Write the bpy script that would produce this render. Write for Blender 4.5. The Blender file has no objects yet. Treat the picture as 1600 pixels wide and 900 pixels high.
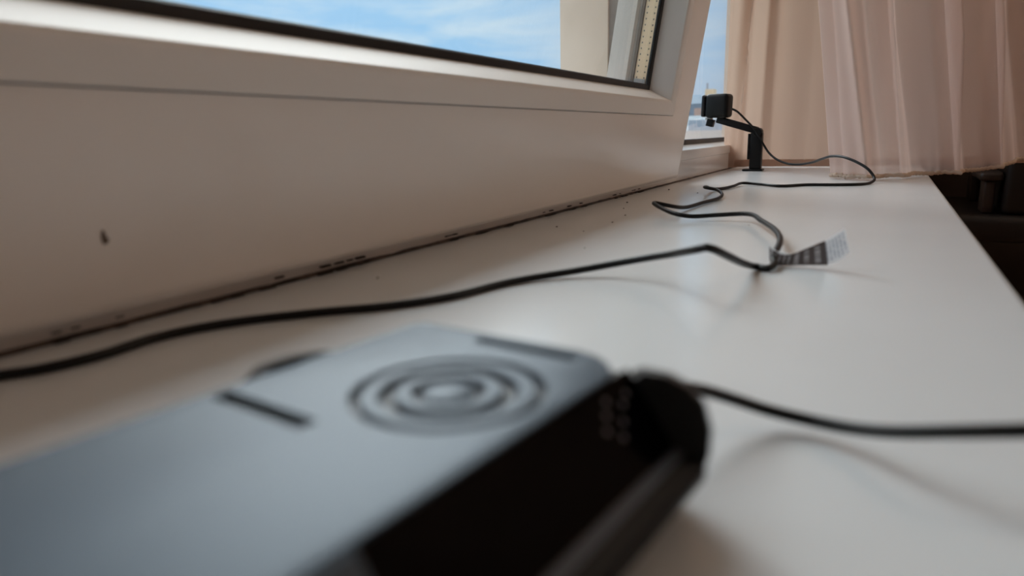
import bpy, bmesh, math, random
from mathutils import Vector, Matrix, noise

S = bpy.context.scene
COL = S.collection
R = math.radians
random.seed(7)

# ------------------------------------------------------------------ camera
# world: +Y runs along the window sill, +X into the room, +Z up; the sill top is z = 0 (metres)
CAM_LOC = Vector((0.0, 0.0, 0.09))
CAM_AXES = ((0.87615183, 0.08395756, -0.47466736),
            (0.48135828, -0.20455698, 0.85232074),
            (-0.02553775, -0.97524744, -0.21963664))   # rows: world axes seen as (right, down, forward)
cam = bpy.data.cameras.new('camera')
co = bpy.data.objects.new('camera', cam)
COL.objects.link(co)
rot = Matrix([[r[0], -r[1], -r[2]] for r in CAM_AXES])
co.matrix_world = Matrix.Translation(CAM_LOC) @ rot.to_4x4()
cam.sensor_width = 36.0
cam.lens = 36.0 * 1050 / 1600
cam.clip_start = 0.005
cam.clip_end = 3000
cam.dof.use_dof = True
cam.dof.focus_distance = 1.15
cam.dof.aperture_fstop = 6.1
S.camera = co

# ------------------------------------------------------------------ sky, exposure
W = bpy.data.worlds.new('sky'); S.world = W
W.use_nodes = True
nt = W.node_tree; nt.nodes.clear()
def wn(t, **k):
    n = nt.nodes.new(t)
    for a, b in k.items(): setattr(n, a, b)
    return n
tc = wn('ShaderNodeTexCoord')
sep = wn('ShaderNodeSeparateXYZ'); nt.links.new(tc.outputs['Generated'], sep.inputs[0])
mp = wn('ShaderNodeMapping'); mp.inputs['Scale'].default_value = (1.6, 1.6, 7.0)
nt.links.new(tc.outputs['Generated'], mp.inputs[0])
nz = wn('ShaderNodeTexNoise'); nz.inputs['Scale'].default_value = 2.6; nz.inputs['Detail'].default_value = 6; nz.inputs['Roughness'].default_value = .55
nz.inputs['Distortion'].default_value = .4
nt.links.new(mp.outputs[0], nz.inputs[0])
cr = wn('ShaderNodeValToRGB')
cr.color_ramp.elements[0].position = .40; cr.color_ramp.elements[0].color = (.40, .68, .99, 1)
cr.color_ramp.elements[1].position = .66; cr.color_ramp.elements[1].color = (.71, .87, 1.0, 1)
nt.links.new(nz.outputs[0], cr.inputs[0])
# a bright overcast layer that gets brighter towards the zenith, the same all round
rise = wn('ShaderNodeMapRange'); rise.inputs['From Min'].default_value = .24; rise.inputs['From Max'].default_value = .9
rise.inputs['To Min'].default_value = .84; rise.inputs['To Max'].default_value = 4.3
nt.links.new(sep.outputs['Z'], rise.inputs['Value'])
mul = wn('ShaderNodeVectorMath', operation='SCALE')
veil = wn('ShaderNodeMapRange'); veil.inputs['From Min'].default_value = .24; veil.inputs['From Max'].default_value = .55
nt.links.new(sep.outputs['Z'], veil.inputs['Value'])
mxc = wn('ShaderNodeMix', data_type='RGBA'); mxc.inputs[7].default_value = (.63, .68, .73, 1)
nt.links.new(veil.outputs[0], mxc.inputs[0]); nt.links.new(cr.outputs[0], mxc.inputs[6])
haze = wn('ShaderNodeMapRange'); haze.inputs['From Min'].default_value = .10; haze.inputs['From Max'].default_value = .0     # pale haze along the horizon
haze.inputs['To Max'].default_value = .8; nt.links.new(sep.outputs['Z'], haze.inputs['Value'])
mxh = wn('ShaderNodeMix', data_type='RGBA'); mxh.inputs[7].default_value = (.66, .73, .80, 1)
nt.links.new(haze.outputs[0], mxh.inputs[0]); nt.links.new(mxc.outputs[2], mxh.inputs[6])
nt.links.new(mxh.outputs[2], mul.inputs[0]); nt.links.new(rise.outputs[0], mul.inputs['Scale'])
bg = wn('ShaderNodeBackground'); bg.inputs['Strength'].default_value = 1.0
nt.links.new(mul.outputs[0], bg.inputs['Color'])
wo = wn('ShaderNodeOutputWorld'); nt.links.new(bg.outputs[0], wo.inputs[0])

# the sun behind thin cloud: a broad soft source, beyond the fixed end of the window
SUN_AZ, SUN_EL = R(40), R(38)
sun = bpy.data.lights.new('veiled_sun', 'SUN'); sun.energy = 2.1; sun.angle = R(34); sun.color = (.93, .98, 1.0)
so = bpy.data.objects.new('veiled_sun', sun); COL.objects.link(so)
so.rotation_euler = Vector((-math.sin(SUN_AZ) * math.cos(SUN_EL), math.cos(SUN_AZ) * math.cos(SUN_EL), math.sin(SUN_EL))).to_track_quat('Z', 'Y').to_euler()

S.view_settings.view_transform = 'Standard'
S.view_settings.look = 'None'
S.view_settings.exposure = 0.3
S.view_settings.gamma = 1.0
S.view_settings.use_curve_mapping = False
S.cycles.use_denoising = True
S.cycles.max_bounces = 12
S.cycles.transparent_max_bounces = 24
S.cycles.transmission_bounces = 8
S.cycles.sample_clamp_indirect = 6.0
S.cycles.caustics_reflective = False

# ------------------------------------------------------------------ materials
def mat(name, color, rough=.5, metal=0., spec=.5, coat=0., bump=None, vary=None):
    m = bpy.data.materials.new(name); m.use_nodes = True
    t = m.node_tree; b = t.nodes['Principled BSDF']
    b.inputs['Base Color'].default_value = (*color, 1)
    b.inputs['Roughness'].default_value = rough
    b.inputs['Metallic'].default_value = metal
    b.inputs['Specular IOR Level'].default_value = spec
    b.inputs['Coat Weight'].default_value = coat
    b.inputs['Coat Roughness'].default_value = .05
    if vary or bump:
        c = t.nodes.new('ShaderNodeTexCoord')
    if vary:                               # vary = (other colour, scale, low, high)
        n = t.nodes.new('ShaderNodeTexNoise'); n.inputs['Scale'].default_value = vary[1]; n.inputs['Detail'].default_value = 5
        t.links.new(c.outputs['Object'], n.inputs[0])
        r = t.nodes.new('ShaderNodeValToRGB')
        r.color_ramp.elements[0].position = vary[2]; r.color_ramp.elements[0].color = (*color, 1)
        r.color_ramp.elements[1].position = vary[3]; r.color_ramp.elements[1].color = (*vary[0], 1)
        t.links.new(n.outputs[0], r.inputs[0]); t.links.new(r.outputs[0], b.inputs['Base Color'])
    if bump:                               # bump = (scale, strength, distance)
        n = t.nodes.new('ShaderNodeTexNoise'); n.inputs['Scale'].default_value = bump[0]; n.inputs['Detail'].default_value = 3
        t.links.new(c.outputs['Object'], n.inputs[0])
        p = t.nodes.new('ShaderNodeBump'); p.inputs['Strength'].default_value = bump[1]; p.inputs['Distance'].default_value = bump[2]
        t.links.new(n.outputs[0], p.inputs['Height']); t.links.new(p.outputs[0], b.inputs['Normal'])
    return m

M = {}
M['pvc'] = mat('white_pvc', (.84, .765, .71), .16, bump=(3.0, .05, .01))
M['bead'] = mat('white_pvc_bead', (.80, .745, .70), .5, spec=.3)
M['pvc_out'] = mat('white_pvc_weathered', (.76, .71, .65), .4, vary=((.62, .56, .50), 9, .5, .75))
M['post'] = mat('beige_render', (.90, .74, .63), .7, vary=((.82, .66, .55), 14, .45, .8))
M['sill'] = mat('sill_laminate', (.745, .775, .80), .21, spec=.6, bump=(2.2, .03, .02), vary=((.72, .745, .765), 6, .4, .7))
M['gasket'] = mat('black_rubber', (.012, .011, .011), .45)
M['greyseal'] = mat('grey_seal', (.24, .205, .18), .6, vary=((.17, .145, .13), 60, .4, .7))
M['spacer'] = mat('pale_spacer', (1.0, .72, .46), .42, metal=.6)
M['hole'] = mat('dark_hole', (.16, .13, .10), .7)
M['key'] = mat('corner_plastic', (.55, .53, .52), .4)
M['caulk'] = mat('grimy_caulk', (.14, .09, .065), .6, vary=((.03, .018, .014), 38, .4, .58))
M['grime'] = mat('dark_grime', (.022, .014, .011), .8)
M['cable'] = mat('black_cable', (.006, .006, .0065), .45, spec=.25)
M['black'] = mat('black_plastic', (.005, .005, .0055), .45, spec=.22)
M['black_soft'] = mat('black_satin_plastic', (.016, .015, .015), .33)
M['panel'] = mat('black_glass', (.001, .001, .002), .10, spec=.05)
M['bezel'] = mat('dark_grey_plastic', (.10, .112, .135), .32)
M['silver'] = mat('silver_plastic', (.078, .110, .146), .48, metal=.1, spec=.35, bump=(900, .03, .0004))
M['led'] = mat('infrared_led', (.16, .16, .18), .35)
M['lens'] = mat('lens_glass', (.01, .01, .012), .06)
M['dimmetal'] = mat('dim_metal', (.42, .40, .37), .35, metal=.8)
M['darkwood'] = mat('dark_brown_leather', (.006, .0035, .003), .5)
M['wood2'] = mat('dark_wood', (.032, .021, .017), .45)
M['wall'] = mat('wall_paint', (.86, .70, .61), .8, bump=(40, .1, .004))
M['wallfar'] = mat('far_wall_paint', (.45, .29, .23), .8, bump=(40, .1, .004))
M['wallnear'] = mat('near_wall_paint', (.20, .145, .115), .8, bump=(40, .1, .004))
M['ceil'] = mat('ceiling_paint', (.80, .77, .73), .85)
M['floor'] = mat('floor_wood', (.50, .36, .26), .4, vary=((.40, .28, .19), 4, .35, .7))
M['blocker'] = mat('blocker_render', (.62, .55, .48), .85, bump=(60, .2, .004))
M['ground'] = mat('town_ground', (.20, .20, .18), .9, vary=((.13, .16, .11), .02, .4, .65))
for n, c in (('b_grey', (.22, .27, .34)), ('b_tan', (.66, .52, .34)), ('b_pink', (.50, .34, .28)), ('b_white', (.78, .83, .86)),
             ('b_slate', (.36, .41, .48)), ('b_pale', (.62, .54, .50)), ('b_glass', (.08, .1, .13))):
    M[n] = mat('far_' + n[2:], c, .85, vary=(tuple(x * .85 for x in c), .8, .45, .7))

def glass_material():
    m = bpy.data.materials.new('window_glass'); m.use_nodes = True
    t = m.node_tree; t.nodes.clear()
    o = t.nodes.new('ShaderNodeOutputMaterial'); mx = t.nodes.new('ShaderNodeMixShader')
    tr = t.nodes.new('ShaderNodeBsdfTransparent'); tr.inputs[0].default_value = (.985, .99, .985, 1)
    gl = t.nodes.new('ShaderNodeBsdfGlossy'); gl.inputs['Roughness'].default_value = 0.0
    lw = t.nodes.new('ShaderNodeLayerWeight'); lw.inputs[0].default_value = .5     # Facing = 1 - |cos|
    pw = t.nodes.new('ShaderNodeMath'); pw.operation = 'POWER'; pw.inputs[1].default_value = 5.0
    mr = t.nodes.new('ShaderNodeMath'); mr.operation = 'MULTIPLY_ADD'; mr.inputs[1].default_value = .75; mr.inputs[2].default_value = .022
    t.links.new(lw.outputs['Facing'], pw.inputs[0]); t.links.new(pw.outputs[0], mr.inputs[0]); t.links.new(mr.outputs[0], mx.inputs[0])
    t.links.new(tr.outputs[0], mx.inputs[1]); t.links.new(gl.outputs[0], mx.inputs[2]); t.links.new(mx.outputs[0], o.inputs[0])
    return m
M['glass'] = glass_material()

def sheer_material(name, color, trans_col, transparency, weave=900):
    m = bpy.data.materials.new(name); m.use_nodes = True
    t = m.node_tree; t.nodes.clear()
    o = t.nodes.new('ShaderNodeOutputMaterial')
    d = t.nodes.new('ShaderNodeBsdfDiffuse'); d.inputs[0].default_value = (*color, 1)
    l = t.nodes.new('ShaderNodeBsdfTranslucent'); l.inputs[0].default_value = (*trans_col, 1)
    a = t.nodes.new('ShaderNodeMixShader'); a.inputs[0].default_value = .42
    t.links.new(d.outputs[0], a.inputs[1]); t.links.new(l.outputs[0], a.inputs[2])
    tr = t.nodes.new('ShaderNodeBsdfTransparent')
    b = t.nodes.new('ShaderNodeMixShader')
    lw = t.nodes.new('ShaderNodeLayerWeight'); lw.inputs[0].default_value = .35      # thin voile: more cloth is crossed at a slant
    mr = t.nodes.new('ShaderNodeMapRange'); mr.inputs['To Min'].default_value = 1 - transparency; mr.inputs['To Max'].default_value = 1.0
    t.links.new(lw.outputs['Facing'], mr.inputs['Value'])
    t.links.new(mr.outputs[0], b.inputs[0]); t.links.new(tr.outputs[0], b.inputs[1]); t.links.new(a.outputs[0], b.inputs[2])
    t.links.new(b.outputs[0], o.inputs[0])
    return m
M['voile'] = sheer_material('rose_voile', (.88, .72, .66), (.88, .71, .64), .42)
M['drape'] = sheer_material('peach_drape', (.58, .42, .33), (.74, .53, .41), .03)
M['hem'] = sheer_material('hem_stitching', (.80, .66, .54), (.7, .56, .46), .0)

def tag_material(name, base, ink, lines, margin):
    """flat print on the cable tag: rows of unreadably small text as broken bars across the strip"""
    m = bpy.data.materials.new(name); m.use_nodes = True
    t = m.node_tree; b = t.nodes['Principled BSDF']; b.inputs['Roughness'].default_value = .45
    uv = t.nodes.new('ShaderNodeUVMap'); sp = t.nodes.new('ShaderNodeSeparateXYZ'); t.links.new(uv.outputs[0], sp.inputs[0])
    def math_(op, a, v=None):
        n = t.nodes.new('ShaderNodeMath'); n.operation = op
        t.links.new(a, n.inputs[0])
        if v is not None:
            if hasattr(v, 'node'): t.links.new(v, n.inputs[1])
            else: n.inputs[1].default_value = v
        return n.outputs[0]
    fx = math_('FRACT', math_('MULTIPLY', sp.outputs['X'], lines))
    row = math_('LESS_THAN', fx, .48)
    n = t.nodes.new('ShaderNodeTexNoise'); n.noise_dimensions = '2D'; n.inputs['Scale'].default_value = 1.0; n.inputs['Detail'].default_value = 2
    sc = t.nodes.new('ShaderNodeCombineXYZ')
    t.links.new(math_('MULTIPLY', math_('FLOOR', math_('MULTIPLY', sp.outputs['X'], lines)), 7.3), sc.inputs[0])
    t.links.new(math_('MULTIPLY', sp.outputs['Y'], 22.0), sc.inputs[1]); t.links.new(sc.outputs[0], n.inputs[0])
    word = math_('GREATER_THAN', n.outputs[0], .42)
    lo = math_('GREATER_THAN', sp.outputs['Y'], margin); hi = math_('LESS_THAN', sp.outputs['Y'], 1 - margin)
    f = math_('MULTIPLY', math_('MULTIPLY', row, word), math_('MULTIPLY', lo, hi))
    mx = t.nodes.new('ShaderNodeMix'); mx.data_type = 'RGBA'
    mx.inputs[6].default_value = (*base, 1); mx.inputs[7].default_value = (*ink, 1)
    t.links.new(f, mx.inputs[0]); t.links.new(mx.outputs[2], b.inputs['Base Color'])
    tl = t.nodes.new('ShaderNodeBsdfTranslucent'); t.links.new(mx.outputs[2], tl.inputs[0])      # thin paper lets some light through
    ms = t.nodes.new('ShaderNodeMixShader'); ms.inputs[0].default_value = .5
    t.links.new(b.outputs[0], ms.inputs[1]); t.links.new(tl.outputs[0], ms.inputs[2]); t.links.new(ms.outputs[0], t.nodes['Material Output'].inputs[0])
    return m
M['tag_grey'] = tag_material('tag_grey_print', (.20, .17, .165), (.55, .53, .54), 7, .12)
M['tag_white'] = tag_material('tag_white_print', (.95, .96, .98), (.50, .54, .60), 6, .12)

# ------------------------------------------------------------------ helpers
def props(o, label=None, cat=None, group=None, kind=None):
    if label: o['label'] = label
    if cat: o['category'] = cat
    if group: o['group'] = group
    if kind: o['kind'] = kind
    return o
def empty(name, loc=(0, 0, 0), parent=None):
    o = bpy.data.objects.new(name, None); o.empty_display_size = .02
    COL.objects.link(o); o.location = loc
    if parent: o.parent = parent
    return o
def link(name, me, m, parent=None, smooth=False, angle=40):
    if m: me.materials.append(m)
    o = bpy.data.objects.new(name, me); COL.objects.link(o)
    if parent: o.parent = parent
    if smooth:
        for p in me.polygons: p.use_smooth = True
        if angle: me.set_sharp_from_angle(angle=R(angle))
    return o
def from_bm(name, bm, m, parent=None, smooth=False, angle=40):
    bmesh.ops.recalc_face_normals(bm, faces=bm.faces[:])
    me = bpy.data.meshes.new(name); bm.to_mesh(me); bm.free()
    return link(name, me, m, parent, smooth, angle)
def pydata(name, v, f, m, parent=None, smooth=False, angle=40):
    me = bpy.data.meshes.new(name); me.from_pydata([tuple(x) for x in v], [], f); me.update()
    return link(name, me, m, parent, smooth, angle)
def add_box(bm, lo, hi, mtx=None, bevel=0, seg=2):
    r = bmesh.ops.create_cube(bm, size=1.0)
    vs = r['verts']
    for v in vs:
        v.co = Vector([lo[i] + (v.co[i] + .5) * (hi[i] - lo[i]) for i in range(3)])
    if bevel:
        es = list({e for v in vs for e in v.link_edges})
        b = bmesh.ops.bevel(bm, geom=es, offset=bevel, segments=seg, profile=.5, affect='EDGES')
        vs = list({v for f in b['faces'] for v in f.verts} | {v for v in vs if v.is_valid})
    if mtx:
        for v in vs: v.co = mtx @ v.co
    return vs
def box(name, lo, hi, m, parent=None, bevel=0, seg=2, mtx=None):
    bm = bmesh.new(); add_box(bm, lo, hi, mtx, bevel, seg)
    return from_bm(name, bm, m, parent, smooth=bool(bevel))
def spline(pts, per=8):
    P = [Vector(p) for p in pts]; out = []
    P = [P[0] * 2 - P[1]] + P + [P[-1] * 2 - P[-2]]
    for i in range(1, len(P) - 2):
        p0, p1, p2, p3 = P[i - 1:i + 3]
        # centripetal Catmull-Rom
        t0 = 0.; t1 = t0 + max((p1 - p0).length, 1e-6) ** .5; t2 = t1 + max((p2 - p1).length, 1e-6) ** .5; t3 = t2 + max((p3 - p2).length, 1e-6) ** .5
        for k in range(per):
            t = t1 + (t2 - t1) * k / per
            a1 = p0 * ((t1 - t) / (t1 - t0)) + p1 * ((t - t0) / (t1 - t0))
            a2 = p1 * ((t2 - t) / (t2 - t1)) + p2 * ((t - t1) / (t2 - t1))
            a3 = p2 * ((t3 - t) / (t3 - t2)) + p3 * ((t - t2) / (t3 - t2))
            b1 = a1 * ((t2 - t) / (t2 - t0)) + a2 * ((t - t0) / (t2 - t0))
            b2 = a2 * ((t3 - t) / (t3 - t1)) + a3 * ((t - t1) / (t3 - t1))
            out.append(b1 * ((t2 - t) / (t2 - t1)) + b2 * ((t - t1) / (t2 - t1)))
    out.append(P[-2])
    return out
def tube(name, path, rad, m, parent=None, sides=10):
    """one swept tube with closed ends; rad a number or a function of 0..1"""
    P = [Vector(p) for p in path]; n = len(P); v = []; f = []
    up = Vector((0, 0, 1)); T0 = (P[1] - P[0]).normalized()
    nrm = (up - T0 * up.dot(T0)); nrm = nrm.normalized() if nrm.length > 1e-4 else Vector((1, 0, 0))
    for i in range(n):
        T = (P[min(i + 1, n - 1)] - P[max(i - 1, 0)]).normalized()
        nrm = (nrm - T * nrm.dot(T)).normalized(); bn = T.cross(nrm)
        r = rad(i / (n - 1)) if callable(rad) else rad
        for k in range(sides):
            a = 2 * math.pi * k / sides
            v.append(P[i] + nrm * (r * math.cos(a)) + bn * (r * math.sin(a)))
    for i in range(n - 1):
        for k in range(sides):
            k2 = (k + 1) % sides
            f.append((i * sides + k, i * sides + k2, (i + 1) * sides + k2, (i + 1) * sides + k))
    f.append(tuple(range(sides - 1, -1, -1))); f.append(tuple(range((n - 1) * sides, n * sides)))
    return pydata(name, v, f, m, parent, True, 60)
def prism(name, poly, fa, fb, m, parent=None, smooth=False):
    """closed polygon carried from fa(p) to fb(p)"""
    n = len(poly)
    v = [fa(p) for p in poly] + [fb(p) for p in poly]
    f = [(i, (i + 1) % n, n + (i + 1) % n, n + i) for i in range(n)] + [tuple(range(n - 1, -1, -1)), tuple(range(n, 2 * n))]
    bm = bmesh.new(); vs = [bm.verts.new(x) for x in v]
    for q in f: bm.faces.new([vs[i] for i in q])
    return from_bm(name, bm, m, parent, smooth, 30)
def lathe(name, prof, mtx, m, parent=None, n=40):
    """profile of (r, z) turned about z; closed when it starts and ends on the axis or on itself"""
    bm = bmesh.new(); rings = []
    for r, z in prof:
        rings.append([bm.verts.new(mtx @ Vector((r * math.cos(2 * math.pi * k / n), r * math.sin(2 * math.pi * k / n), z))) for k in range(n)] if r > 1e-7 else [bm.verts.new(mtx @ Vector((0, 0, z)))])
    for a, b in zip(rings, rings[1:]):
        for k in range(n):
            k2 = (k + 1) % n
            q = [a[k % len(a)], a[k2 % len(a)], b[k2 % len(b)], b[k % len(b)]]
            q = list(dict.fromkeys(q))
            if len(q) > 2: bm.faces.new(q)
    return from_bm(name, bm, m, parent, True, 35)

# ------------------------------------------------------------------ the window plane
TILT = R(9.3)
SO = Vector((-.322, 0, .02))                            # hinge line of the tilted sash, at its room face
SN = Vector((math.cos(TILT), 0, -math.sin(TILT)))       # out of the sash towards the room
SU = Vector((math.sin(TILT), 0, math.cos(TILT)))        # up the sash
def sash_pt(n, y, u): return SO + SN * n + SU * u + Vector((0, y, 0))
FX = -.3415                                             # room face of the fixed frame
def frame_pt(n, y, u): return Vector((FX + n, y, u))

def ring(name, prof, y0, y1, u0, u1, pt, m, parent=None):
    """a profile of (o, n) swept round a rectangle: o measured inwards from the outer edge"""
    v = []
    for o, n in prof:
        v += [pt(n, y0 + o, u0 + o), pt(n, y1 - o, u0 + o), pt(n, y1 - o, u1 - o), pt(n, y0 + o, u1 - o)]
    k = len(prof); f = []
    for i in range(k):
        j = (i + 1) % k
        for c in range(4):
            d = (c + 1) % 4
            f.append((i * 4 + c, i * 4 + d, j * 4 + d, j * 4 + c))
    bm = bmesh.new(); vs = [bm.verts.new(x) for x in v]
    for q in f: bm.faces.new([vs[i] for i in q])
    return from_bm(name, bm, m, parent, True, 32)
def beads(prof, y0, y1, u0, u1, pt, m, parent):
    """the four mitred glazing beads, one object each"""
    corners = lambda o: [(y0 + o, u0 + o), (y1 - o, u0 + o), (y1 - o, u1 - o), (y0 + o, u1 - o)]
    for c in range(4):
        d = (c + 1) % 4
        g = .0002
        def A(p, c=c):
            y, u = corners(p[0])[c]; return pt(p[1], y, u)
        def B(p, d=d):
            y, u = corners(p[0])[d]; return pt(p[1], y, u)
        prism('glazing_bead', prof, A, B, m, parent, True)

# ------------------------------------------------------------------ setting: room shell and sill
Z0 = -.64; ZC = 1.75
YN, YF = -.75, 3.3; XR = 2.1
props(box('floor', (-.36, YN, Z0 - .05), (XR, YF, Z0), M['floor']), 'brown wooden floor in the dark below the window sill', 'floor', kind='structure')
props(box('ceiling', (-.36, YN, ZC), (XR, YF, ZC + .05), M['ceil']), 'pale ceiling of the room above the window', 'ceiling', kind='structure')
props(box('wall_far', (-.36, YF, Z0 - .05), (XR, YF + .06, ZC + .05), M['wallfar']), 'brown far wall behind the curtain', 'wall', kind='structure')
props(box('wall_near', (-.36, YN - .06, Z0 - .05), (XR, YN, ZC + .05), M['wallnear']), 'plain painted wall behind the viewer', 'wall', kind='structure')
props(box('wall_right', (XR, YN, Z0 - .05), (XR + .06, YF, ZC + .05), M['wall']), 'plain painted wall across the room from the window', 'wall', kind='structure')
YA, YB = -.16, 2.19            # the window niche
ZT = 1.46
bm = bmesh.new()
add_box(bm, (-.46, YN, Z0), (.03, YF, -.034))
add_box(bm, (-.46, YN, -.034), (.03, YA, ZC))
add_box(bm, (-.46, YB, -.034), (.03, YF, ZC))
add_box(bm, (-.46, YA - .001, -.034), (-.3605, -.082, ZT))
add_box(bm, (-.46, YA, ZT), (.03, YB, ZC))
props(from_bm('wall_left', bm, M['wall']), 'thick painted wall holding the window niche', 'wall', kind='structure')

bm = bmesh.new()
add_box(bm, (-.355, YA + .002, -.032), (.071, YB - .002, 0.0))
es = [e for e in bm.edges if all(abs(v.co.x - .071) < 1e-5 for v in e.verts) and abs(e.verts[0].co.z - e.verts[1].co.z) < 1e-5]
bmesh.ops.bevel(bm, geom=es, offset=.007, segments=5, profile=.5, affect='EDGES')
props(from_bm('window_sill', bm, M['sill'], None, True, 35), 'long glossy white window sill with a rounded front edge', 'sill', kind='structure')

# ------------------------------------------------------------------ window_1: the tilted sash
SY0, SY1, SU0, SU1 = -.035, 1.195, -.010, 1.345
w1 = props(empty('window_1', (FX, .4, 0)), 'white plastic window with a large sash tilted into the room', 'window', kind='structure')
inv = w1.matrix_basis.inverted(); w1o = w1.location.copy()
def sp_(n, y, u): return sash_pt(n, y, u) - w1o
def fp_(n, y, u): return frame_pt(n, y, u) - w1o
sash_prof = [(0, -.014), (0, -.006), (.0012, -.0025), (.004, -.0005), (.008, 0), (.1066, 0), (.1066, -.030), (.134, -.030), (.134, -.0630),
             (.146, -.0665), (.150, -.072), (.146, -.105), (.045, -.105), (.045, -.014)]
sash = ring('sash', sash_prof, SY0, SY1, SU0, SU1, sp_, M['pvc'], w1)
bead_prof = [(.1073, -.029), (.1073, .0010), (.1082, .0020), (.1250, .0020), (.1278, .0014), (.1300, -.0004), (.1405, -.0300), (.1412, -.0335), (.1340, -.0335), (.1340, -.029)]
beads(bead_prof, SY0, SY1, SU0, SU1, sp_, M['bead'], sash)
ring('gasket', [(.1345, -.0337), (.1415, -.0337), (.1480, -.0345), (.1495, -.0365), (.1495, -.0395), (.1345, -.0395)], SY0, SY1, SU0, SU1, sp_, M['gasket'], sash)
ring('outer_seal', [(.1345, -.0600), (.1490, -.0600), (.1500, -.0640), (.1485, -.0680), (.1345, -.0680)], SY0, SY1, SU0, SU1, sp_, M['greyseal'], sash)
ring('spacer', [(.1400, -.0402), (.1465, -.0402), (.1465, -.0598), (.1400, -.0598)], SY0, SY1, SU0, SU1, sp_, M['spacer'], sash)
for n0, n1 in ((-.0400, -.0365), (-.0635, -.0600)):
    def gp(a): return sp_(a[0], a[1], a[2])
    v = [sp_(n, y, u) for n in (n1, n0) for y, u in ((SY0 + .136, SU0 + .136), (SY1 - .136, SU0 + .136), (SY1 - .136, SU1 - .136), (SY0 + .136, SU1 - .136))]
    pydata('glass_pane', v, [(0, 1, 2, 3), (7, 6, 5, 4), (0, 4, 5, 1), (1, 5, 6, 2), (2, 6, 7, 3), (3, 7, 4, 0)], M['glass'], sash)
bm = bmesh.new()                                        # the punched holes of the spacer, two rows on each side rail
for yy, sgn in ((SY1 - .1465, -1),):
    for row in (-.0437, -.0555):
        u = SU0 + .158
        while u < SU1 - .16:
            h = [sp_(row + a * .0008, yy + sgn * .0004 * d, u + b * .0011) for d in (0, 1) for a, b in ((-1, -1), (1, -1), (1, 1), (-1, 1))]
            vs = [bm.verts.new(x) for x in h]
            for q in ((0, 1, 2, 3), (7, 6, 5, 4), (0, 4, 5, 1), (1, 5, 6, 2), (2, 6, 7, 3), (3, 7, 4, 0)): bm.faces.new([vs[i] for i in q])
            u += .0085
props(from_bm('spacer_holes', bm, M['hole'], sash), kind='stuff')
v = [sp_(n, y, u) for n in (-.0410, -.0590) for y, u in ((SY1 - .1485, SU0 + .1467), (SY1 - .1467, SU0 + .1467), (SY1 - .1467, SU0 + .156), (SY1 - .1485, SU0 + .156))]
pydata('corner_key', v, [(0, 1, 2, 3), (7, 6, 5, 4), (0, 4, 5, 1), (1, 5, 6, 2), (2, 6, 7, 3), (3, 7, 4, 0)], M['key'], sash)
# scuff on the bottom rail, left end: a small flat smear of grime
bm = bmesh.new()
for (dy, du, ry, ru) in ((0, 0, .0012, .0030), (.0007, -.0012, .0017, .0016), (-.0003, .0028, .0007, .0014)):
    c = [bm.verts.new(sp_(.00035, .1800 + dy + ry * math.cos(a) * (1 + .2 * math.sin(3 * a)), .0290 + du + ru * math.sin(a))) for a in [k * math.pi / 6 for k in range(12)]]
    t = bm.verts.new(sp_(.0006, .1800 + dy, .0290 + du))
    for k in range(12): bm.faces.new((c[k], c[(k + 1) % 12], t))
props(from_bm('scuff_mark', bm, M['caulk'], sash, True), 'small brown scuff on the bottom rail')
# fixed frame round the sash
D = -.09
bm = bmesh.new()
add_box(bm, (D, -.080 - .4, -.03), (0, 1.1957 - .4, .026))
add_box(bm, (D, -.080 - .4, .026), (0, SY0 + .02 - .4, 1.40))
add_box(bm, (D, -.080 - .4, 1.40), (0, 1.182 - .4, ZT))
from_bm('outer_frame', bm, M['pvc'], w1)

# ------------------------------------------------------------------ window_2: the fixed light beyond the mullion
w2 = props(empty('window_2', (FX, 1.8, 0)), 'narrow fixed white window beyond the tilted sash, beside the curtain', 'window', kind='structure')
w2o = w2.location.copy()
def f2(n, y, u): return frame_pt(n, y, u) - w2o
FY0, FY1 = 1.196, YB
f2_prof = [(0, -.09), (0, 0), (.0375, 0), (.0375, -.03), (.052, -.03), (.052, -.06), (.068, -.064), (.068, -.09)]
fr2 = ring('outer_frame', f2_prof, FY0, FY1, 0.0, ZT, f2, M['pvc'], w2)
beads([(.0379, -.029), (.0379, .0012), (.0384, .002), (.0540, .002), (.0565, .0012), (.0640, -.0290), (.0646, -.0325), (.055, -.0325), (.055, -.029)], FY0, FY1, 0.0, ZT, f2, M['pvc'], fr2)
ring('gasket', [(.0555, -.0327), (.0646, -.0327), (.0740, -.0335), (.0750, -.036), (.0750, -.039), (.0555, -.039)], FY0, FY1, 0.0, ZT, f2, M['gasket'], fr2)
v = [f2(n, y, u) for n in (-.0360, -.0400) for y, u in ((FY0 + .058, .058), (FY1 - .058, .058), (FY1 - .058, ZT - .058), (FY0 + .058, ZT - .058))]
pydata('glass_pane', v, [(0, 1, 2, 3), (7, 6, 5, 4), (0, 4, 5, 1), (1, 5, 6, 2), (2, 6, 7, 3), (3, 7, 4, 0)], M['glass'], fr2)

# mullion between the two lights, clad outside by a deep beige post
mu = props(box('trim_1', (-.545, 1.183, -.03), (-.452, 1.262, 1.50), M['post'], bevel=.002), 'deep beige outer post seen through the tilted sash', 'mullion', kind='structure')
props(box('trim_2', (-.4515, 1.188, .0265), (FX - .001, 1.1955, 1.40), M['greyseal']), 'grey seal strip in the gap beside the tilted sash', 'seal', kind='structure')

props(box('sky_blocker', (-.88, YN, 1.50), (-.4605, YF, 1.68), M['blocker'], bevel=.004), 'added slab out of view above the window, blocking the high sky', 'overhang', kind='structure')  # added unseen slab, keeps high sky light off the sill along the sash

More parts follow.
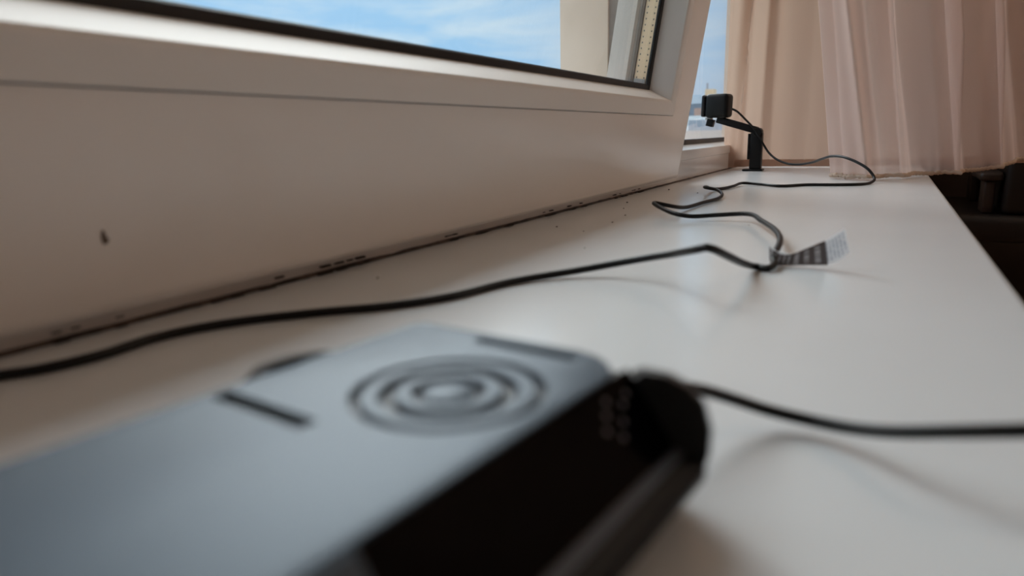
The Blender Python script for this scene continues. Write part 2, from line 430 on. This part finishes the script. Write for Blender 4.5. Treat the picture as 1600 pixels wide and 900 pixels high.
# grimy caulk line where the frame meets the sill, with flakes of dirt along it
v = []; f = []; N = 150
for i in range(N + 1):
    y = YA + .004 + (YB - YA - .02) * i / N
    a = .0012 + .0012 * noise.noise(Vector((y * 30, 0, 0))); b = .0006 + .0009 * noise.noise(Vector((y * 42, 5, 0)))
    v += [(FX + .0002, y, .0002), (FX + .0036 + max(a, .0004), y, .0002), (FX + .0012 + a * .35, y, .0007 + b * .2), (FX + .0002, y, .0014 + max(b, 0))]
    if i:
        p, q = (i - 1) * 4, i * 4
        for k in range(4): f.append((p + k, p + (k + 1) % 4, q + (k + 1) % 4, q + k))
f += [(0, 1, 2, 3), (N * 4 + 3, N * 4 + 2, N * 4 + 1, N * 4)]
ck = props(pydata('trim_3', v, f, M['caulk'], None, True, 60), 'dark grimy caulk line along the back of the window sill', 'caulk', kind='structure')
bm = bmesh.new()
spots = [(.19, .05), (.25, .03), (.31, .05), (.345, .02), (.37, .02), (.50, .012), (.545, .018), (.60, .01), (.70, .02), (.76, .012), (.80, .02), (.93, .03), (.98, .05), (1.03, .03)]
for y, ln in spots:
    for k in range(7):
        yy = y + random.uniform(-ln, ln) * .6; s = random.uniform(.0006, .0016)
        zz = random.choice((.0008, .0008, .0008, .0045))
        x = FX + (.0045 + random.uniform(0, .002) if zz < .002 else .0012)
        add_box(bm, (x - s * .8, yy - s * 3, zz - s * .35), (x + s * .8, yy + s * 3, zz + s * .5))
props(from_bm('grime_flakes', bm, M['grime'], ck), kind='stuff')
bm = bmesh.new()
for x, y, s in ((-.2921, .3405, .0008), (-.2866, .6105, .0011), (-.246, .6602, .0010), (-.2542, .7227, .0011), (-.3045, 1.072, .0016), (-.2485, .5893, .0008), (-.1136, .6808, .0006), (-.2466, 1.0229, .0012), (-.21, .5, .0006), (-.30, .86, .0014), (-.28, .79, .001)):
    r = bmesh.ops.create_icosphere(bm, subdivisions=1, radius=s)
    for q in r['verts']: q.co = Vector((q.co.x * random.uniform(.7, 1.3) + x, q.co.y * 1.4 + y, max(q.co.z * .6 + s * .5, .0001)))
props(from_bm('dirt_crumbs', bm, M['grime']), 'tiny dark dirt crumbs scattered on the sill along the frame', 'crumbs', kind='stuff')

# ------------------------------------------------------------------ curtains
def curtain(name, hem_pts, top_shift, z_hem, z_top, amp, folds, m, parent=None, nu=260, nz=46, seed=0, gather=1.0, origin=(0, 0, 0)):
    """hem path (x, y) -> draped cloth; folds: list of (position 0..1, width, height) ridges pushed towards the viewer"""
    path = spline([Vector((p[0], p[1], 0)) for p in hem_pts], 40)
    L = [0.]
    for a, b in zip(path, path[1:]): L.append(L[-1] + (b - a).length)
    def at(s):
        d = s * L[-1]; i = 0
        lo, hi = 0, len(L) - 1
        while hi - lo > 1:
            mid = (lo + hi) // 2
            if L[mid] <= d: lo = mid
            else: hi = mid
        t = (d - L[lo]) / max(L[hi] - L[lo], 1e-9)
        p = path[lo].lerp(path[hi], t); tg = (path[hi] - path[lo]).normalized()
        return p, Vector((tg.y, -tg.x, 0))
    def cloth(s, z):
        p, n = at(s); h = (z - z_hem(s)) / (z_top - z_hem(s))
        o = 0.
        for c, w, hgt, lean in folds:
            d = (s - (c + lean * h)) / w
            o += hgt * math.exp(-abs(d) ** 1.35) * (.55 + .45 * min(1, h * 6) )
        o += amp * noise.noise(Vector((s * 9 + seed, z * .8, seed))) + amp * .45 * noise.noise(Vector((s * 26 + seed, z * 2.2, 3))) * (1.2 - min(h * 3, .7))
        o += amp * .35 * noise.noise(Vector((s * 60, z * 14, 9 + seed))) * max(0, 1 - h * 9)
        q = p + n * o
        return Vector((q.x + top_shift[0] * (z - z_hem(s)), q.y + top_shift[1] * (z - z_hem(s)), z))
    v = []; f = []
    for j in range(nz + 1):
        tt = (j / nz) ** 1.7
        for i in range(nu + 1):
            s = i / nu; zh = z_hem(s)
            v.append(cloth(s, zh + (z_top - zh) * tt) - Vector(origin))
    for j in range(nz):
        for i in range(nu):
            a = j * (nu + 1) + i; f.append((a, a + 1, a + nu + 2, a + nu + 1))
    o = pydata(name, v, f, m, parent, True, None)
    return o, cloth

# the sheer one that hangs nearest, its hem brushing the sill and running off into the room
hz = lambda s: .0035 + .085 * max(0, (s - .44) / .56) ** 1.2 + .0008 * math.sin(s * 90)
hem2 = [(-.040, 1.372), (-.062, 1.378), (-.082, 1.381), (-.0925, 1.379), (-.0930, 1.371), (-.070, 1.345), (-.044, 1.338), (-.018, 1.342), (.006, 1.358), (.035, 1.385), (.070, 1.435), (.118, 1.485), (.170, 1.535), (.225, 1.585), (.300, 1.650), (.40, 1.72), (.52, 1.79)]
folds2 = [(.004, .008, .020, .0), (.05, .03, -.014, -.02), (.105, .009, .034, -.055), (.15, .03, -.020, -.05), (.175, .008, .032, -.04), (.25, .04, -.030, -.02), (.335, .009, .050, -.010), (.40, .04, -.028, .0), (.47, .012, .036, .012), (.56, .05, -.03, .01), (.64, .014, .040, .01), (.72, .05, -.026, .0), (.80, .016, .038, .0), (.90, .05, -.026, .0)]
folds2 = [(.062 + .938 * c, w * .95, h, l) for c, w, h, l in folds2[1:]]
c2 = props(empty('sheer_curtain', (.1, 1.5, 0)), 'sheer rose curtain whose stitched hem brushes the sill and runs off into the room', 'curtain')
cl2, fn2 = curtain('fabric', hem2, (-.14, .02), hz, 1.44, .006, folds2, M['voile'], c2, origin=(.1, 1.5, 0), seed=2, nu=440)
hp = []; N = 420
for i in range(N + 1):
    s = i / N; p = fn2(s, hz(s)); hp.append(p - Vector((.1, 1.5, 0)) + Vector((0, 0, .0030 + .0009 * math.sin(i * 1.9) + .0005 * noise.noise(Vector((i * .7, 0, 0))))))
tube('hem', hp, lambda t: .0034 + .0016 * noise.noise(Vector((t * 150, 2, 1))), M['hem'], c2, 8)

tube('side_seam', [fn2(.0595, hz(.0595) + .002 + (1.434 - hz(.0595)) * (k / 60) ** 1.7) - Vector((.1, 1.5, 0)) for k in range(61)], .0011, M['hem'], c2, 6)

# the denser one that stands behind the webcam, across the niche
h1 = lambda s: .003
hem1 = [(-.352, 1.690), (-.335, 1.742), (-.318, 1.755), (-.29, 1.762), (-.25, 1.765), (-.20, 1.768), (-.15, 1.765), (-.10, 1.762), (-.05, 1.77), (.0, 1.775), (.06, 1.78), (.12, 1.80), (.20, 1.86), (.30, 1.93)]
folds1 = [(.01, .02, .008, .0), (.045, .010, .026, .2), (.10, .02, .020, .03), (.155, .018, -.012, .03), (.19, .02, .012, .02), (.30, .06, .010, .0), (.42, .05, -.012, .0), (.50, .04, .012, .0), (.65, .05, .015, .0), (.8, .05, -.015, .0)]
c1 = props(empty('peach_curtain', (-.1, 1.76, 0)), 'peach curtain hanging across the sill behind the small webcam stand', 'curtain')
cl1, fn1 = curtain('fabric', hem1, (.0, .0), h1, 1.44, .004, folds1, M['drape'], c1, origin=(-.1, 1.76, 0), seed=11, nu=220)
v = []; f = []; N = 200
for i in range(N + 1):
    s = i / N; p = fn1(s, .003) - Vector((-.1, 1.76, 0)); q = fn1(s, .020) - Vector((-.1, 1.76, 0))
    off = Vector((0, -.0016, 0))
    v += [p + off, q + off, q + off * .3, p + off * .3]
    if i:
        a, b = (i - 1) * 4, i * 4
        for k in range(4): f.append((a + k, a + (k + 1) % 4, b + (k + 1) % 4, b + k))
pydata('hem', v, f, M['drape'], c1, True, 60)

# ------------------------------------------------------------------ furniture in the dark behind the hem
ch = props(empty('armchair', (.36, 2.3, Z0)), 'dark brown armchair standing in the gloom below the curtain hem', 'armchair')
def cb(name, lo, hi, m, bev): return box(name, [lo[i] - (.36, 2.3, Z0)[i] for i in range(3)], [hi[i] - (.36, 2.3, Z0)[i] for i in range(3)], m, ch, bev, 3)
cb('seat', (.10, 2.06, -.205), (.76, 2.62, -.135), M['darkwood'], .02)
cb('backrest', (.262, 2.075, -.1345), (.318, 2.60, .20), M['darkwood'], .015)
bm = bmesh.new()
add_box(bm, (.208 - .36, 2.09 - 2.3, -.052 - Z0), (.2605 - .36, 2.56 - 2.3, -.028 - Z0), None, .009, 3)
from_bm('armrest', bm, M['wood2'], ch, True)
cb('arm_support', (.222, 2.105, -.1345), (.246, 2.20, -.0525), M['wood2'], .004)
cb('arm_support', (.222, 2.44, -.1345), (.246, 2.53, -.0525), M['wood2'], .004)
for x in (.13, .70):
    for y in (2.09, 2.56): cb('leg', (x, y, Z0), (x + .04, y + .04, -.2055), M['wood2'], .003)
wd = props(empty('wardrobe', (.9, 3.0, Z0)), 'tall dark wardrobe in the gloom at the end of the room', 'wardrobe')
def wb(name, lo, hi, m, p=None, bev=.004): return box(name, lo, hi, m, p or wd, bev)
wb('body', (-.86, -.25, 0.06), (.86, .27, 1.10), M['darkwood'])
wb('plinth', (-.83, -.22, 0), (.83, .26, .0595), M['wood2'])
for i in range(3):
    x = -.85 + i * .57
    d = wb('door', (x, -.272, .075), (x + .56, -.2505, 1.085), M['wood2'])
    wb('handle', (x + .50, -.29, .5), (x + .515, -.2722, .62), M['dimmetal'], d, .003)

# added fill lamp, an unseen warm globe that brightens the sash and room
lp = props(empty('fill_lamp', (1.25, 1.7, ZC)), 'added warm fill globe under the ceiling, out of view', 'lamp')
lathe('canopy', [(0, 0), (.05, 0), (.05, -.012), (.03, -.03), (0, -.03)], Matrix.Translation((0, 0, -.0005)), M['dimmetal'], lp, 24)
lathe('rod', [(0, -.0305), (.006, -.0305), (.006, -.1495), (0, -.1495)], Matrix(), M['dimmetal'], lp, 12)
gm_ = bpy.data.materials.new('lit_globe'); gm_.use_nodes = True
gb = gm_.node_tree.nodes['Principled BSDF']; gb.inputs['Emission Color'].default_value = (1, .80, .62, 1); gb.inputs['Emission Strength'].default_value = 14.0
lathe('globe', [(.13 * math.sin(R(180 * k / 16)), -.28 + .13 * math.cos(R(180 * k / 16))) for k in range(17)], Matrix(), gm_, lp, 32)

# ------------------------------------------------------------------ speaker box in the foreground
DL = R(6.5)
dev = props(empty('conference_camera', (-.052, .137, 0)), 'silver topped box with a round speaker grille and black glass front, out of focus', 'webcam')
dev.rotation_euler = (0, 0, -DL)       # local +Y = long axis, local +X = front
T = .035
body = [(-.071, .004), (-.069, .0005), (.0105, .0005), (.0150, .0045), (.0185, .0095), (.0192, .0132), (.0180, .0150), (.0150, .0165), (.0122, .0172), (.0118, .0178), (.0004, .0325), (-.0710, .0325)]
prism('body', body, lambda p: Vector((p[0], -.170, p[1])), lambda p: Vector((p[0], .0106, p[1])), M['bezel'], dev, True)
# top plate with openings for the grille and the two slots
outl = [(-.0735, -.172), (-.0010, -.172), (-.0010, .0005), (-.0022, .0062), (-.0055, .0112), (-.0105, .0150), (-.0165, .0168), (-.0695, .0168), (-.0723, .0156), (-.0735, .0128)]
bm = bmesh.new()
lo_ = [bm.verts.new((x, y, .0328)) for x, y in outl]; up_ = [bm.verts.new((x, y, T)) for x, y in outl]
for i in range(len(outl)):
    j = (i + 1) % len(outl); bm.faces.new((lo_[i], lo_[j], up_[j], up_[i]))
bm.faces.new(lo_[::-1]); bm.faces.new(up_)
te = [e for e in bm.edges if all(abs(q.co.z - T) < 1e-5 for q in e.verts)]
bmesh.ops.bevel(bm, geom=te, offset=.0006, segments=2, profile=.5, affect='EDGES')
plate = from_bm('top_plate', bm, M['silver'], dev, True, 35)
RC = Vector((-.0276, -.0233)); RR = .0222
def carve(obj, bmc):
    me = bpy.data.meshes.new('cutter'); bmesh.ops.recalc_face_normals(bmc, faces=bmc.faces[:]); bmc.to_mesh(me); bmc.free()
    c = bpy.data.objects.new('cutter', me); COL.objects.link(c); c.parent = obj.parent
    md = obj.modifiers.new('cut', 'BOOLEAN'); md.operation = 'DIFFERENCE'; md.object = c; md.solver = 'EXACT'
    bpy.context.view_layer.update()
    ev = obj.evaluated_get(bpy.context.evaluated_depsgraph_get())
    new = bpy.data.meshes.new_from_object(ev)
    obj.modifiers.clear(); obj.data = new
    bpy.data.objects.remove(c)
bm = bmesh.new()
bmesh.ops.create_cone(bm, cap_ends=True, segments=64, radius1=RR, radius2=RR, depth=.02, matrix=Matrix.Translation((RC.x, RC.y, T - .002)))
carve(plate, bm)
for lo, hi in (((-.0705, -.0550), (-.0390, -.0502)), ((-.0460, .0080), (-.0140, .0120))):
    bm = bmesh.new(); add_box(bm, (*lo, .020), (*hi, .05), None, 0); carve(plate, bm)
    box('slot_lining', (lo[0] + .0002, lo[1] + .0002, .0326), (hi[0] - .0002, hi[1] - .0002, .0330), M['black'], dev)
for q in plate.data.polygons: q.use_smooth = True
plate.data.set_sharp_from_angle(angle=R(35))
gm = Matrix.Translation((RC.x, RC.y, 0))
grille = lathe('speaker_grille', [(0, .0326), (RR - .0002, .0326), (RR - .0002, .0331), (0, .0331)], gm, M['black'], dev, 56)
z0, z1 = .0331, .0349
lathe('grille_cap', [(0, z0), (.0058, z0), (.0060, z1 - .0004), (.0052, z1), (0, z1 + .0003)], gm, M['silver'], grille, 48)
for r0, r1 in ((.0083, .0122), (.0156, .0199)):
    lathe('grille_ring', [(r0, z0), (r0, z1 - .0004), (r0 + .0005, z1), (r1 - .0005, z1), (r1, z1 - .0004), (r1, z0), (r0, z0)], gm, M['silver'], grille, 56)
# black glass front, leaning back, and the lamp dots behind it
pn = [(.0121, .0176), (-.0002, .0350), (-.0012, .0342), (.0108, .0172)]
panel = prism('front_panel', pn, lambda p: Vector((p[0] + .0002, -.0757, p[1])), lambda p: Vector((p[0] + .0002, .0105, p[1])), M['panel'], dev)
A = Vector((.0000, 0, .0350)); Bv = Vector((.0123, 0, .0176)); e = (Bv - A); nrm = Vector((-e.z, 0, e.x)).normalized()
if nrm.x < 0: nrm = -nrm
for a, y in ((.17, -.0048), (.30, .0006), (.29, -.0074), (.44, -.0027), (.57, -.0057), (.42, -.0100), (.22, .0040)):
    mt = Matrix.Translation(A + e * a + Vector((0, y, 0))) @ nrm.to_track_quat('Z', 'Y').to_matrix().to_4x4()
    lathe('lamp_dot', [(0, 0), (.0008, 0), (.0007, .0002), (0, .00025)], mt, M['led'], panel, 12)
# silver lower front beyond the panel
prism('front_cheek', [(.0126, .0176), (.0002, .0348), (-.0012, .0342), (.0108, .0172)], lambda p: Vector((p[0] + .0002, -.1700, p[1])), lambda p: Vector((p[0] + .0002, -.0759, p[1])), M['silver'], dev)
# glossy black end cap, swelling past the panel
cap_prof = [(-.0690, .0006), (.0115, .0006), (.0150, .0040), (.0188, .0105), (.0205, .0175), (.0205, .0235), (.0188, .0290), (.0150, .0328), (.0100, .0345), (.0040, .0346), (.0012, .0318), (-.0705, .0318)]
secs = ((.0108, 1.0), (.0130, .995), (.0152, .965), (.0178, .88), (.0190, .76))
v = []; f = []; n = len(cap_prof)
for y, s in secs:
    for x, z in cap_prof: v.append(((x + .02) * s - .02 if x > 0 else x, y, (z - .015) * (.4 + .6 * s) + .015))
for j in range(len(secs) - 1):
    for i in range(n): f.append((j * n + i, j * n + (i + 1) % n, (j + 1) * n + (i + 1) % n, (j + 1) * n + i))
f += [tuple(range(n)), tuple(range(len(secs) * n - 1, (len(secs) - 1) * n - 1, -1))]
bm = bmesh.new(); vs = [bm.verts.new(x) for x in v]
for q in f: bm.faces.new([vs[i] for i in q])
cap = from_bm('end_cap', bm, M['black_soft'], dev, True, 50)
lathe('status_light', [(0, 0), (.0009, 0), (.0008, .0003), (0, .0004)], Matrix.Translation((.0196, .0138, .0225)) @ Matrix.Rotation(R(75), 4, 'Y'), M['led'], cap, 12)
# black lower trim strip of the front with its groove
prism('front_trim', [(.0152, .0168), (.0184, .0152), (.0198, .0130), (.0194, .0108), (.0186, .0100), (.0190, .0130), (.0178, .0148), (.0148, .0163)], lambda p: Vector((p[0] + .0004, -.1695, p[1] + .0004)), lambda p: Vector((p[0] + .0004, .0105, p[1] + .0004)), M['black'], dev, True)
# rounded hinge lump at the back
v = []; f = []; nk = 15
lsec = [(-.0445, .18), (-.0435, .55), (-.041, .82), (-.036, 1.0), (-.029, 1.0), (-.021, .93), (-.013, .80), (-.006, .62), (-.0045, .3)]
for y, q in lsec:
    for k in range(nk):
        a = R(180 * k / (nk - 1)); v.append((-.0738 - .0150 * q * math.sin(a), y, .0205 - .0162 * q * math.cos(a)))
for j in range(len(lsec) - 1):
    for k in range(nk): f.append((j * nk + k, j * nk + (k + 1) % nk, (j + 1) * nk + (k + 1) % nk, (j + 1) * nk + k))
f += [tuple(range(nk)), tuple(range(len(lsec) * nk - 1, (len(lsec) - 1) * nk - 1, -1))]
bm = bmesh.new(); vs = [bm.verts.new(x) for x in v]
for q in f: bm.faces.new([vs[i] for i in q])
from_bm('rear_hinge', bm, M['black_soft'], dev, True, 50)

# ------------------------------------------------------------------ cables
C1 = [(-.3190, 1.6165, .1385), (-.3080, 1.6165, .1325), (-.2882, 1.615, .1138), (-.2685, 1.61, .0937), (-.253, 1.605, .0711), (-.2346, 1.6, .0432), (-.2157, 1.585, .0283), (-.1911, 1.56, .0197), (-.1661, 1.53, .0184), (-.1328, 1.47, .0249), (-.1082, 1.4, .0349), (-.089, 1.35, .0413), (-.0661, 1.31, .0404), (-.0451, 1.29, .0325), (-.0275, 1.275, .0216),
      (-.0175, 1.262, .0080), (-.0223, 1.2406, .0026), (-.0391, 1.205, .0024), (-.0752, 1.1906, .0024), (-.1123, 1.185, .0024), (-.1466, 1.1522, .0024), (-.1794, 1.1754, .003), (-.2098, 1.1866, .004), (-.216, 1.1277, .003), (-.2245, 1.0866, .0024), (-.2342, 1.0596, .004), (-.2360, 1.0324, .009), (-.2290, 0.998, .0105), (-.2146, 0.995, .0085), (-.1985, .9627, .005), (-.1939, .9172, .003), (-.1996, .8626, .003), (-.2044, .7882, .004), (-.2103, .7519, .009), (-.2269, .7436, .013), (-.2117, .7158, .011), (-.1906, .6971, .007), (-.1736, .6961, .005), (-.1498, .7058, .006), (-.1218, .7076, .008), (-.097, .6473, .009), (-.0766, .5871, .009), (-.0663, .5356, .009), (-.0632, .4967, .008), (-.0627, .4769, .006), (-.0600, .4630, .004), (-.0624, .4534, .0026), (-.0699, .4561, .0026), (-0.072, 0.416, 0.012), (-0.0751, 0.3829, 0.022), (-0.0799, 0.3672, 0.028), (-0.0828, 0.3663, 0.0285), (-0.0878, 0.3684, 0.027), (-0.1087, 0.3931, 0.019), (-0.1329, 0.4068, 0.012), (-0.1707, 0.3921, 0.0045), (-0.198, 0.3558, 0.0024), (-.212, .3059, .0024), (-.2318, .2737, .0024), (-.2556, .2504, .0024), (-.2844, .2136, .0024), (-.2938, .1854, .0024), (-.2918, .1543, .0024), (-.2962, .1336, .0024), (-.3032, .1229, .0024), (-.3150, .0913, .0027), (-.318, .02, .0027), (-.300, -.08, .0027), (-.24, -.125, .0027), (-.10, -.13, .0027), (.03, -.125, .0027), (.068, -.122, .003), (.0775, -.12, -.006), (.0785, -.12, -.06), (.08, -.12, -.40), (.10, -.10, Z0 + .003), (.3, 0, Z0 + .003)]
props(tube('webcam_cable', spline(C1, 8), .0023, M['cable'], None, 12), 'black cable looping over the sill from the small webcam past a printed tag', 'cable')
C2 = [(-.0560, .1590, .0200), (-.0500, .1760, .0205), (-.0451, .1839, .018), (-.0407, .1933, .014), (-.0345, .2004, .010), (-.0259, .2062, .006), (-.015, .2074, .0045), (-.0029, .2028, .006), (.0079, .1956, .010), (.0189, .1913, .014), (.034, .1897, .018), (.0527, .1958, .020), (.0780, .206, .014), (.0900, .215, -.010), (.0930, .218, -.10), (.095, .22, -.40), (.11, .24, Z0 + .003), (.3, .4, Z0 + .003)]
props(tube('box_cable', spline(C2, 8), .0019, M['cable'], None, 12), 'black cable leaving the end of the silver box and dropping over the sill edge', 'cable')

# printed tag folded round the webcam cable
tg = props(empty('cable_tag', (-.0630, .4792, .004)), 'grey and white printed paper tag folded round the black cable', 'tag')
def strip(name, stations, m, u0, u1):
    """stations: (bottom point, top point)"""
    bot = spline([s[0] for s in stations], 8); top = spline([s[1] for s in stations], 8); n = len(bot); o = Vector(tg.location)
    bm = bmesh.new(); uvl = bm.loops.layers.uv.new('UVMap'); th = Vector((0, .00012, 0))
    F = [[bm.verts.new(p - o - th) for p in bot], [bm.verts.new(p - o - th) for p in top], [bm.verts.new(p - o + th) for p in top], [bm.verts.new(p - o + th) for p in bot]]
    for i in range(n - 1):
        for k in range(4):
            k2 = (k + 1) % 4
            fc = bm.faces.new((F[k][i], F[k][i + 1], F[k2][i + 1], F[k2][i]))
            for lp, (ii, kk) in zip(fc.loops, ((i, k), (i + 1, k), (i + 1, k2), (i, k2))):
                lp[uvl].uv = (u0 + (u1 - u0) * ii / (n - 1), (0, 1, 1, 0)[kk])
    bm.faces.new((F[0][0], F[1][0], F[2][0], F[3][0])); bm.faces.new((F[3][-1], F[2][-1], F[1][-1], F[0][-1]))
    return from_bm(name, bm, m, tg, True, 60)
strip('grey_band', [((-.0655, .4800, .0036), (-.0662, .4800, .0125)), ((-.0630, .4745, .0018), (-.0615, .4745, .0098)), ((-.0580, .4760, .0010), (-.0565, .4762, .0080)), ((-.0530, .4780, .0008), (-.0515, .4785, .0085)), ((-.0420, .4792, .0014), (-.0425, .4792, .0128)), ((-.0290, .4792, .0024), (-.0318, .4792, .0185))], M['tag_grey'], -.25, 1)
strip('white_end', [((-.0290, .4790, .0024), (-.0318, .4790, .0185)), ((-.0225, .4775, .0060), (-.0265, .4780, .0228)), ((-.0164, .4760, .0118), (-.0209, .4765, .0272))], M['tag_white'], 0, 1)
strip('back_fold', [((-.0658, .4806, .0036), (-.0664, .4806, .0125)), ((-.0640, .4838, .0022), (-.0640, .4838, .0105)), ((-.0590, .4822, .0012), (-.0580, .4822, .0085)), ((-.0530, .4798, .0009), (-.0520, .4800, .0083))], M['tag_white'], 0, 1)

# ------------------------------------------------------------------ webcam on its clip stand, far end of the sill
wc = props(empty('clip_webcam', (-.263, 1.622, 0)), 'small black webcam on an upright clip stand at the far end of the sill', 'webcam')
WO = Vector((-.263, 1.622, 0))
def wbox(name, lo, hi, m, bev, mtx=None, parent=None): return box(name, lo, hi, m, parent or wc, bev, 3, mtx)
wbox('base_plate', (-.0265, -.016, .0003), (.0170, .016, .0048), M['black'], .0016)
wbox('post', (-.0125, -.011, .0050), (.0125, .011, .0850), M['black'], .002)
wbox('rear_plate', (-.0180, -.010, .0260), (-.0128, .010, .0830), M['black'], .0012)
lathe('hinge', [(0, -.0145), (.0088, -.0145), (.0092, -.0138), (.0092, .0138), (.0088, .0145), (0, .0145)], Matrix.Translation((.0020, 0, .0860)) @ Matrix.Rotation(R(90), 4, 'X'), M['black'], wc, 24)
ang = math.atan2(.1175 - .0880, -.0930 - .002)
am = Matrix.Translation((.002, 0, .0885)) @ Matrix.Rotation(-ang, 4, 'Y')
wbox('arm', (0, -.0085, -.0078), (.0960, .0085, .0078), M['black'], .003, am)
hd = empty('head', (-.0925, 0, .1465), wc)
hd.rotation_euler = (0, R(1.5), R(-10))
def hb(name, lo, hi, m, bev): return box(name, lo, hi, m, hd, bev, 4)
box_ = hb('housing', (-.0200, -.020, -.0265), (.0330, .020, .0265), M['black'], .0085)
hb('front_shell', (-.0295, -.0185, -.0245), (-.0202, .0185, .0245), M['lens'], .0044)
lathe('lens', [(0, 0), (.0090, 0), (.0090, .0016), (.0070, .0024), (0, .0030)], Matrix.Translation((-.0288, 0, .004)) @ Matrix.Rotation(R(-90), 4, 'Y'), M['lens'], hd, 28)
hb('pivot', (-.0225, -.006, -.0310), (-.0085, .006, -.0257), M['dimmetal'], .0012)
wbox('clip_lip', (-.1120, -.009, .1010), (-.0960, .009, .1175), M['black'], .0015, Matrix.Translation((-.104, 0, .11)) @ Matrix.Rotation(R(14), 4, 'Y') @ Matrix.Translation((.104, 0, -.11)))

# ------------------------------------------------------------------ outside: ground and the town far below
props(box('town_ground', (-900, -600, -16.2), (-.60, 1400, -16.0), M['ground']), 'grey town ground far below the window', 'ground', kind='structure')
def building(name, x0, x1, y0, y1, zt, m, label, roof=None, rows=3, cols=3):
    cx, cy = (x0 + x1) / 2, (y0 + y1) / 2
    b = props(empty(name, (cx, cy, -16)), label, 'building', 'houses outside')
    box('walls', (x0 - cx, y0 - cy, 0), (x1 - cx, y1 - cy, zt + 16), M[m], b)
    if roof == 'flat':
        box('roof', (x0 - cx - .3, y0 - cy - .3, zt + 16.02), (x1 - cx + .3, y1 - cy + .3, zt + 16.5), M['b_slate'], b)
    elif roof == 'chimney':
        box('chimney', (x0 - cx + .02, y0 - cy + .5, zt + 16.01), (x0 - cx + .2, y0 - cy + .7, zt + 16.7), M['b_grey'], b)
    w = (x1 - x0) / (cols * 2 + 1)
    for r in range(rows):
        for c in range(cols):
            xa = x0 - cx + w * (1 + 2 * c); za = zt + 16 - 2.6 - r * 3
            box('window', (xa, y0 - cy - .06, za), (xa + w, y0 - cy - .005, za + 1.4), M['b_glass'], b)
    return b
building('tower_block', -18.85, -17.9, 80, 81.5, 4.75, 'b_tan', 'narrow tan tower rising behind the webcam', 'chimney', 4, 2)
building('grey_house', -25.0, -19.4, 84, 92, 3.4, 'b_grey', 'grey house beside the edge of the tilted sash', None, 3, 3)
building('pink_house', -19.0, -16.3, 76, 79, 2.6, 'b_pink', 'pinkish house in front of the tan tower', None, 2, 2)
building('white_house', -17.2, -14.3, 60, 66, 1.45, 'b_white', 'low white house in front of the grey house', None, 2, 2)
building('slate_roof_house', -13.4, -11.2, 52, 57, .95, 'b_slate', 'blue grey house low in the gap below the webcam', None, 2, 2)
building('reflection_block', -13.2, -5.6, 36, 46, .15, 'b_pale', 'pale flat block added for the curtain reflection at the foot of the fixed window', None, 2, 6)  # solid block standing in for the curtain's reflection low in the pane
